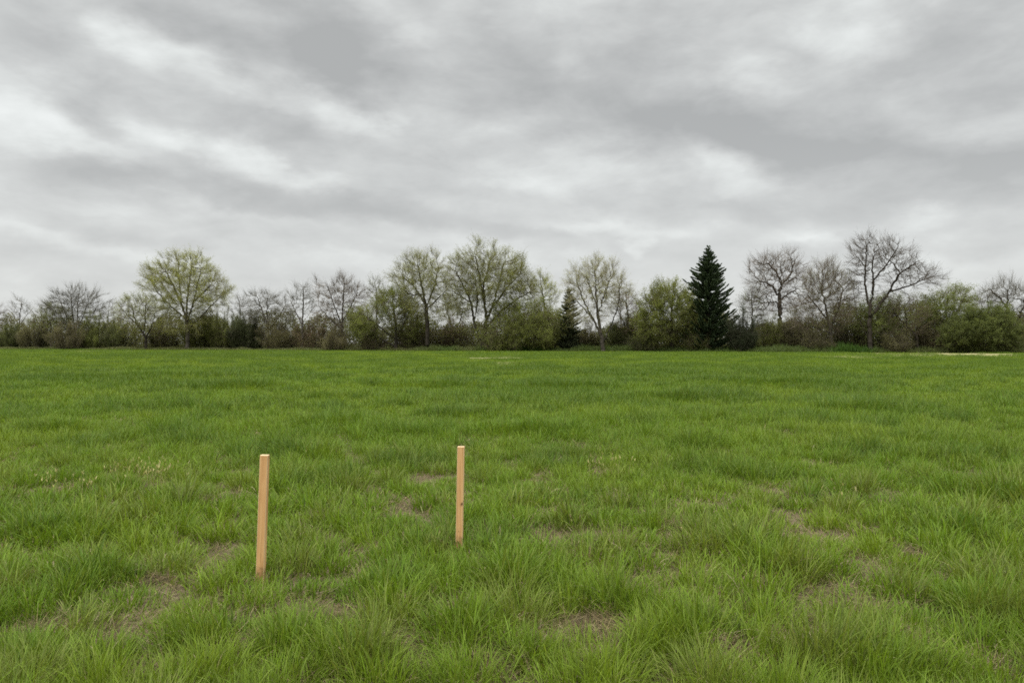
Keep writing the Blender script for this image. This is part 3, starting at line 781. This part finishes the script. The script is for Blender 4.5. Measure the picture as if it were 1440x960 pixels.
def make_shrub(spec):
    """many-stemmed shrub: stems fan out of one foot, twigs and young leaves fill the dome"""
    rs = np.random.RandomState(spec['seed']); Y = Yx(spec['x'], spec['back']+(3.5 if spec['back'] > 1 else 0)); s = Y/F
    base = px(spec['x'], 0, Y); base[2] = 0
    R = spec['hw']*1.18*s; H = CAMH+(CY-spec['top']+10)*s
    root = bpy.data.objects.new(spec.get('name', 'shrub'), None); COL.objects.link(root); root.location = base
    root['label'] = spec['label']; root['category'] = 'shrub'; root['group'] = 'shrubs under the tree line'
    gs, gl = Geo(), Geo()
    ns = int(26+R*7)
    az = rs.rand(ns)*6.283; sp = np.sqrt(rs.rand(ns))
    f0 = np.stack([np.cos(az)*R*.45*sp, np.sin(az)*R*.35*sp, np.full(ns, -.05)], 1)
    lump = .52+.62*vnoise(az*1.3+spec['seed'], sp*2, 4)
    tip = np.stack([np.cos(az)*R*sp*lump, np.sin(az)*R*.8*sp*lump, H*np.sqrt(np.clip(1.02-(sp*.93)**2, .05, 1))*lump*rs.uniform(.62, 1.0, ns)], 1)
    K = 7; t = np.linspace(0, 1, K)[None, :, None]
    mid = f0*.4+tip*.6; mid[:, 2] = tip[:, 2]*.55+.2
    Q = ((1-t)**2)*f0[:, None]+2*t*(1-t)*mid[:, None]+t*t*tip[:, None]+rs.normal(0, .07, (ns, K, 3))*t
    rad = np.linspace(.035, .012, K)
    tw = np.array(spec['twig'])
    for k in range(K-1):
        tubes(gs, Q[:, k]+base, Q[:, k+1]+base, np.full(ns, rad[k]), np.full(ns, rad[k+1]), 3, col=np.repeat((tw*.8)[None], ns, 0))
    nt = int(spec.get('twn', 260)*1.5*R*H/3)
    i = rs.randint(0, ns, nt); k = rs.randint(1, K-1, nt); f = rs.rand(nt, 1)
    S = Q[i, k]*(1-f)+Q[i, np.minimum(k+1, K-1)]*f
    D = unit(unit(Q[i, k+1]-Q[i, k])*.6+rs.randn(nt, 3)*.75+np.array([0, 0, .08]))
    E = S+D*rs.uniform(.3, 1.05, (nt, 1))
    E[:, 2] = np.maximum(E[:, 2], .1)
    tubes(gs, S+base, E+base, np.full(nt, .014), np.full(nt, .006), 3, col=tw[None]*rs.uniform(.65, 1.25, (nt, 1)))
    nl = int(spec.get('lv', 400)*4.2*R*H/3)
    if nl:
        j = rs.randint(0, nt, nl)
        P = S[j]+(E[j]-S[j])*rs.rand(nl, 1)+rs.normal(0, .16, (nl, 3))
        P[:, 2] = np.maximum(P[:, 2], .08)
        lc = np.array(spec['leafcol']); f = rs.rand(nl, 1)
        c = (lc[0]*(1-f)+lc[1]*f)*(.55+.9*fbm(P[:, 0]*.6+spec['seed'], P[:, 2]*.6, 5, 2)[:, None])
        leaf_quads(gl, P+base, rs.uniform(.6, 1.3, nl)*spec.get('ls', .10), rs, c)
        link('foliage', gl.mesh('foliage', False, base), M_LEAF, root)
    link('stems', gs.mesh('stems', False, base), M_TWIG, root)
    return root

DO = [[.095, .115, .034], [.145, .165, .052]]      # dark olive
BO = [[.14, .136, .058], [.19, .18, .08]]        # brownish
SHRUBS = [
 (10, 452, 26, 3, 'dark olive shrub at the left end below the cut-off bare tree', DK, DO, 900),
 (50, 446, 28, 2, 'dark brownish shrub under the thin bare tree at the left', DK, BO, 520),
 (96, 452, 28, 1, 'low grey-brown shrub at the foot of the dome-crowned bare tree', BRN, BO, 420),
 (134, 448, 28, 3, 'olive shrub right of the dome-crowned bare tree', DK, OL, 900),
 (166, 446, 28, 4, 'dark shrub left of the low dark-trunked tree', DK, DO, 700),
 (232, 446, 26, 6, 'brown shrub between the dark-trunked and the yellow-green trees', BRN, BO, 450),
 (286, 436, 30, 4, 'olive shrub just right of the yellow-green tree trunk', DK, OL, 800),
 (318, 434, 30, 3, 'twiggy green-brown shrub under the right limb of the yellow-green tree', BRN, OL, 700),
 (348, 440, 30, 2, 'tallest dark evergreen-looking shrub left of the low spreading grey tree', DK, [[.05, .066, .026], [.085, .10, .036]], 1000),
 (394, 446, 30, 3, 'brownish shrub under the low spreading grey tree', BRN, BO, 600),
 (440, 444, 30, 4, 'red-brown twiggy shrub between the slender and the round bare trees', RED, BO, 350),
 (470, 462, 22, 1, 'low brown shrub at the foot of the round-crowned bare tree', BRN, BO, 450),
 (520, 466, 22, 1, 'low brown shrub in front of the olive thicket', BRN, BO, 400),
 (586, 448, 26, 2, 'brown twiggy shrub left of the clean-trunked budding tree', BRN, BO, 450),
 (636, 440, 30, 7, 'reddish-brown open shrub between the clean trunk and the broadest tree', RED, BO, 250),
 (700, 470, 22, 1, 'dark brown shrub at the foot of the broadest budding tree', DK, BO, 450),
 (786, 442, 28, 3, 'dull olive shrub right of the big rounded olive bush', BRN, OL, 700),
 (822, 450, 26, 4, 'low twiggy brown shrub under the left limbs of the pale V-limbed tree', BRN, BO, 500),
 (876, 438, 28, 3, 'dark olive shrub under the reddish-brown twiggy tree', DK, DO, 900),
 (908, 464, 22, 1, 'low dark shrub left of the willow-like tree by the spruce', DK, DO, 700),
 (980, 464, 24, 1, 'low brown-olive shrub in front of the spruce', BRN, OL, 600),
 (1042, 432, 22, 0, 'low blackish evergreen shrub hugging the right foot of the spruce', DK, [[.03, .042, .02], [.055, .07, .03]], 1300),
 (1080, 446, 32, 3, 'mid-olive shrub below the gnarled bare tree', BRN, OL, 750),
 (1122, 438, 32, 2, 'brown-olive shrub right of the gnarled tree foot', DK, BO, 700),
 (1150, 466, 22, 1, 'low brown shrub left of the dense brown twiggy tree trunk', DK, BO, 500),
 (1196, 442, 30, 3, 'brown shrub between the twiggy brown tree and the largest bare tree', DK, BO, 550),
 (1262, 464, 24, 1, 'low dark brown shrub right of the largest bare tree foot', DK, BO, 500),
 (1304, 444, 30, 2, 'brown-grey shrub between the leaning tree and the green bush', BRN, BO, 550),
 (1345, 452, 26, 3, 'olive shrub tucked against the left side of the dark green bush', BRN, OL, 600),
 (1440, 456, 26, 3, 'dull olive shrub at the right edge of the photo', BRN, OL, 700),
]

def build_undergrowth():
    """tangled brush behind the front row that closes the view near the ground"""
    rs = np.random.RandomState(77); geo = Geo()
    n = 70000
    a = rs.uniform(-60, 1500, n)
    t = (a-CX)/F
    back = rs.uniform(6, 22, n); Y = 137/(1+.34*t)+back
    d5, _1, _2, e1, e2 = worley(a*.024, a*0+.5, 3)
    top = 2.2+(2.2+4.6*e1)*np.sqrt(np.clip(1-(d5*1.25)**2, 0, 1))*(.8+.4*fbm(a*.1, a*.02, 3, 2))
    z = rs.rand(n)**1.25*top
    S = np.stack([t*Y, Y, z], 1)
    D = unit(rs.randn(n, 3)*.7+np.array([0, 0, .35])); L = rs.uniform(.4, 1.3, (n, 1))
    c = np.array([.10, .082, .06])*rs.uniform(.6, 1.3, (n, 1))
    tubes(geo, S, S+D*L, np.full(n, .02), np.full(n, .008), 3, col=c)
    m = 190000; j = rs.randint(0, n, m)
    P = S[j]+D[j]*L[j]*rs.rand(m, 1)+rs.normal(0, .2, (m, 3)); P[:, 2] = np.maximum(P[:, 2], .1)
    g = fbm(P[:, 0]*.12, P[:, 1]*.1, 6, 2)[:, None]
    c = (np.array([.115, .130, .042])*(1-g)+np.array([.16, .148, .07])*g)*rs.uniform(.7, 1.25, (m, 1))
    leaf_quads(geo, P, rs.uniform(.18, .38, m), rs, c)
    o = link('undergrowth', geo.mesh('undergrowth'), M_LEAF); o['kind'] = 'stuff'
    o['label'] = 'tangled brown brush filling the shade behind the tree line'

def build_weeds():
    rs = np.random.RandomState(31); geo = Geo()
    n = 75000
    X = rs.uniform(-140, 95, n); k = fbm(X*.09, X*.02+2, 2, 3); k2 = fbm(X*.4, X*.1, 4, 2)
    dpt = rs.rand(n)**1.4*7
    Y = edge_Y(X)+dpt-.3
    px_ = CX+F*X/Y
    lush = smooth(.42, .62, k)*.6+.45*smooth(600, 760, px_)*(1-.4*smooth(1100, 1300, px_))
    lush = lush*(.18+.82*smooth(560, 640, px_)); lush = np.clip(lush, .1, 1)
    h = (.40+.35*k2+2.5*lush*k2**1.2)*rs.uniform(.5, 1.2, n)*(1-.35*(dpt < .6))
    w = rs.uniform(.06, .13, n)
    c0 = np.array([.085, .155, .022]); c1 = np.array([.19, .17, .085]); c2 = np.array([.05, .105, .02])
    f = np.clip(1-lush*1.3, 0, 1)[:, None]*(.45+.55*rs.rand(n, 1))
    g = rs.rand(n, 1)
    c = (c0*(1-g)+c2*g)*(1-f)+c1*f
    c = c*rs.uniform(.75, 1.25, (n, 1))
    P = np.stack([X, Y, np.zeros(n)-.02], 1)
    blade_mesh(geo, P, h, w, rs.rand(n)*6.283, rs.uniform(0, .5, n), rs.uniform(0, 1, n), c, 2, rs)
    o = link('weeds', geo.mesh('weeds'), M_GRASS); o['kind'] = 'stuff'
    o['label'] = 'strip of taller green weeds along the foot of the tree line'

# ------------------------------------------------------------------ sky
SUN_EL, SUN_AZ = math.radians(52), math.radians(215)   # azimuth from +Y clockwise; behind the camera to the left
def azel(x, y):
    return math.atan2(x-CX, F), math.atan2(CY-y, math.hypot(F, x-CX))

# cloud masses: (photo bearing, half sizes in photo px, tilt deg, amount)   + = thin bright, - = thick dark
CLOUD = [(430, 55, 190, 70, -8, -.42), (250, 20, 130, 45, -20, -.22), (480, 120, 90, 40, -25, -.25), (90, 120, 120, 45, -35, -.20), (400, 185, 110, 40, -15, -.14),
         (845, 145, 170, 60, -8, -.30), (1020, 185, 180, 50, -10, -.34), (1230, 222, 190, 42, -8, -.40), (1420, 240, 120, 45, 0, -.40), (1395, 60, 130, 70, 0, -.26),
         (720, 80, 120, 70, 0, -.24), (1240, 140, 140, 40, -10, -.16), (930, 60, 120, 50, 0, -.14),
         (75, 240, 110, 26, -6, -.26), (260, 268, 190, 24, -8, -.26), (520, 300, 200, 26, -6, -.32), (900, 285, 110, 26, -8, -.22), (640, 250, 140, 26, -10, -.12), (160, 320, 150, 16, -8, -.18),
         (1200, 290, 160, 18, -5, -.18), (1390, 345, 110, 18, -3, -.18), (760, 330, 120, 16, -4, -.16), (60, 350, 90, 14, -3, -.1), (440, 335, 120, 12, -5, -.14),
         (20, 165, 70, 60, -40, .30), (182, 62, 42, 26, -30, .34), (280, 95, 110, 24, -28, .30), (365, 20, 70, 26, -10, .26), (555, 30, 70, 40, -30, .24),
         (455, 158, 90, 26, -10, .38), (520, 170, 40, 20, 0, .2), (140, 205, 130, 22, -18, .26), (290, 212, 110, 22, -12, .24), (390, 240, 180, 16, -12, .22), (195, 180, 50, 20, -40, .14),
         (1190, 50, 70, 24, -15, .28), (1060, 112, 50, 40, -40, .24), (810, 100, 34, 18, 0, .22), (1240, 8, 60, 26, 0, .2), (730, 15, 70, 26, 0, .06),
         (1020, 240, 70, 24, -30, .28), (740, 248, 90, 26, -6, .26), (830, 215, 90, 20, -6, .2), (900, 341, 20, 14, 0, .34), (1305, 302, 40, 12, -10, .3), (1146, 331, 26, 9, -10, .32),
         (1330, 180, 110, 26, -5, .12), (620, 330, 150, 14, -4, .2), (300, 290, 120, 8, -8, .16), (130, 345, 160, 12, -6, .2), (830, 318, 140, 9, -4, .2), (1050, 320, 160, 12, -4, .16),
         (600, 365, 300, 18, 0, .16), (1330, 375, 200, 16, 0, .12)]

def build_sky():
    w = bpy.data.worlds.new('World'); sc.world = w; w.use_nodes = True
    nt = w.node_tree; N = nt.nodes; L = nt.links; N.clear()
    out = N.new('ShaderNodeOutputWorld'); bg = N.new('ShaderNodeBackground'); L.new(bg.outputs[0], out.inputs[0])
    def math_(op, a, b=None, c=None, clamp=False):
        m = N.new('ShaderNodeMath'); m.operation = op; m.use_clamp = clamp
        for i, v in enumerate((a, b, c)):
            if v is None: continue
            if isinstance(v, (int, float)): m.inputs[i].default_value = v
            else: L.new(v, m.inputs[i])
        return m.outputs[0]
    tc = N.new('ShaderNodeTexCoord'); sp = N.new('ShaderNodeSeparateXYZ'); L.new(tc.outputs['Generated'], sp.inputs[0])
    x, y, z = sp.outputs
    az = math_('ARCTAN2', x, y); el = math_('ARCSINE', z)
    # cloud sheet: the bearing carried onto a flat layer overhead, so that clouds pack together towards the horizon
    zz = math_('ADD', math_('MAXIMUM', z, 0.0), .17)
    cb = N.new('ShaderNodeCombineXYZ'); L.new(math_('DIVIDE', x, zz), cb.inputs[0]); L.new(math_('DIVIDE', y, zz), cb.inputs[1])
    def noise(scale, detail, rough, vec, dist=0., loc=(0, 0, 0), scl=(1, 1, 1), rot=0):
        mp = N.new('ShaderNodeMapping'); mp.inputs['Location'].default_value = loc; mp.inputs['Scale'].default_value = scl
        mp.inputs['Rotation'].default_value = (0, 0, rot)
        L.new(vec, mp.inputs[0])
        n = N.new('ShaderNodeTexNoise'); n.inputs['Scale'].default_value = scale; n.inputs['Detail'].default_value = detail
        n.inputs['Roughness'].default_value = rough; n.inputs['Distortion'].default_value = dist
        L.new(mp.outputs[0], n.inputs['Vector']); return n
    n1 = noise(1.3, 7, .58, cb.outputs[0], .3, (3.1, 1.2, 0), (1, .8, 1), .35)
    ae = N.new('ShaderNodeCombineXYZ'); L.new(az, ae.inputs[0]); L.new(el, ae.inputs[1])
    n3 = noise(12, 6, .58, ae.outputs[0], .25, (2, 4, 0), (1, 2.2, 1), -.15)
    n2 = noise(6.5, 7, .58, ae.outputs[0], .3, (7, 2, 0), (1, 2.3, 1), -.12)
    # bearings with ragged borders
    wn = noise(7.5, 6, .55, ae.outputs[0], 0, (1.7, 5, 0), (1, 1.9, 1))
    v1 = N.new('ShaderNodeVectorMath'); v1.operation = 'SUBTRACT'; v1.inputs[1].default_value = (.5, .5, .5); L.new(wn.outputs['Color'], v1.inputs[0])
    v2 = N.new('ShaderNodeVectorMath'); v2.operation = 'MULTIPLY_ADD'; v2.inputs[1].default_value = (.16, .075, 0)
    L.new(v1.outputs[0], v2.inputs[0]); L.new(ae.outputs[0], v2.inputs[2])
    tot = None
    for (cx, cy, rx, ry, rot, amt) in CLOUD:
        a, e = azel(cx, cy)
        mp = N.new('ShaderNodeMapping'); mp.vector_type = 'TEXTURE'
        mp.inputs['Location'].default_value = (a, e, 0); mp.inputs['Scale'].default_value = (rx*1.45/F, ry*1.45/F, 1)
        mp.inputs['Rotation'].default_value = (0, 0, math.radians(rot))
        L.new(v2.outputs[0], mp.inputs[0])
        g = N.new('ShaderNodeTexGradient'); g.gradient_type = 'SPHERICAL'; L.new(mp.outputs[0], g.inputs[0])
        s = N.new('ShaderNodeMapRange'); s.interpolation_type = 'SMOOTHSTEP'; s.inputs[4].default_value = amt
        L.new(g.outputs['Fac'], s.inputs[0])
        tot = s.outputs[0] if tot is None else math_('ADD', tot, s.outputs[0])
    v = math_('ADD', math_('MULTIPLY', math_('SUBTRACT', n1.outputs['Fac'], .5), .60), math_('MULTIPLY', math_('SUBTRACT', n2.outputs['Fac'], .5), .80))
    v = math_('ADD', v, math_('MULTIPLY', math_('SUBTRACT', n3.outputs['Fac'], .5), .52))
    v = math_('ADD', math_('ADD', v, .53), math_('MULTIPLY', tot, 1.1), None)
    r = N.new('ShaderNodeValToRGB'); e = r.color_ramp.elements
    e[0].position = .02; e[0].color = (.450, .460, .456, 1); e[1].position = 1; e[1].color = (.90, .93, .915, 1)
    for p, c in ((.3, (.545, .556, .550)), (.55, (.655, .670, .660)), (.78, (.78, .805, .79))):
        k = e.new(p); k.color = (*c, 1)
    L.new(v, r.inputs[0])
    # paler, warmer veil low down
    hz = N.new('ShaderNodeMapRange'); hz.interpolation_type = 'SMOOTHSTEP'
    hz.inputs[1].default_value = .0; hz.inputs[2].default_value = .30; hz.inputs[3].default_value = .42; hz.inputs[4].default_value = 0
    L.new(el, hz.inputs[0])
    mv = N.new('ShaderNodeMix'); mv.data_type = 'RGBA'; mv.inputs[7].default_value = (.83, .84, .82, 1)
    L.new(hz.outputs[0], mv.inputs[0]); L.new(r.outputs[0], mv.inputs[6])
    # overcast sky brighter overhead; raised beyond the natural ratio to light the grass
    zb = N.new('ShaderNodeMapRange'); zb.interpolation_type = 'SMOOTHSTEP'
    zb.inputs[1].default_value = .42; zb.inputs[2].default_value = 1.1; zb.inputs[3].default_value = 1; zb.inputs[4].default_value = ZENITH
    L.new(el, zb.inputs[0])
    vs = N.new('ShaderNodeVectorMath'); vs.operation = 'SCALE'; L.new(mv.outputs[2], vs.inputs[0]); L.new(zb.outputs[0], vs.inputs['Scale'])
    # blue air behind the cloud sheet
    st = N.new('ShaderNodeTexSky'); st.sky_type = 'NISHITA'; st.sun_disc = False; st.sun_elevation = SUN_EL; st.sun_rotation = SUN_AZ
    sk = N.new('ShaderNodeVectorMath'); sk.operation = 'SCALE'; sk.inputs['Scale'].default_value = .08; L.new(st.outputs[0], sk.inputs[0])
    mm = N.new('ShaderNodeMix'); mm.data_type = 'RGBA'; mm.inputs[0].default_value = .94
    L.new(sk.outputs[0], mm.inputs[6]); L.new(vs.outputs[0], mm.inputs[7])
    L.new(mm.outputs[2], bg.inputs['Color']); bg.inputs['Strength'].default_value = 1.0
    w.cycles.sampling_method = 'MANUAL'; w.cycles.sample_map_resolution = 512
    s = bpy.data.lights.new('sun', 'SUN'); s.energy = SUN; s.angle = math.radians(40); s.color = (1, .96, .9)
    o = bpy.data.objects.new('sun', s); COL.objects.link(o)
    d = Vector((math.sin(SUN_AZ)*math.cos(SUN_EL), math.cos(SUN_AZ)*math.cos(SUN_EL), math.sin(SUN_EL)))
    o.rotation_euler = d.to_track_quat('Z', 'Y').to_euler(); o.location = d*50

ZENITH = 5.0
SUN = 1.5

# ------------------------------------------------------------------ build
build_sky()
build_ground()
build_grass()
build_straw()
build_stakes()
for t in TREES:
    t['Y'] = Yx(t['base'], t['back'])
    make_tree(t)
make_conifer('spruce_tree', 'tall dark green pointed spruce, the only big conifer in the tree line', 996, 346, 41, 2, 41)
make_conifer('cedar_tree', 'short dark conifer with ragged spires left of the pale V-limbed tree', 800, 402, 20, 4, 42, dens=.36, narrow=.95, col=((.05, .06, .034), (.085, .10, .05)))
for i, (x, top, hw, back, lab, tw, lc, lv) in enumerate(SHRUBS):
    make_shrub(dict(x=x, top=top, hw=hw, back=back, label=lab, twig=tw, leafcol=lc, lv=lv, seed=100+i, name='shrub'))
build_undergrowth()
build_weeds()

cam = bpy.data.cameras.new('camera'); cam.sensor_width = 36; cam.lens = 36*F/1440; cam.clip_end = 6000; cam.clip_start = .05
co = bpy.data.objects.new('camera', cam); COL.objects.link(co); co.location = (0, 0, CAMH); co.rotation_euler = (math.radians(90)+math.atan((CY-480)/F), 0, 0)   # held a hair above level
sc.camera = co
vs = sc.view_settings; vs.view_transform = 'Standard'; vs.look = 'None'; vs.gamma = 1; vs.exposure = 0; vs.use_curve_mapping = False
sc.cycles.use_denoising = False; sc.cycles.filter_width = 1.7
sc.cycles.max_bounces = 5; sc.cycles.diffuse_bounces = 3; sc.cycles.glossy_bounces = 1; sc.cycles.transmission_bounces = 3
sc.cycles.use_adaptive_sampling = False
sc.cycles.sample_clamp_indirect = 4
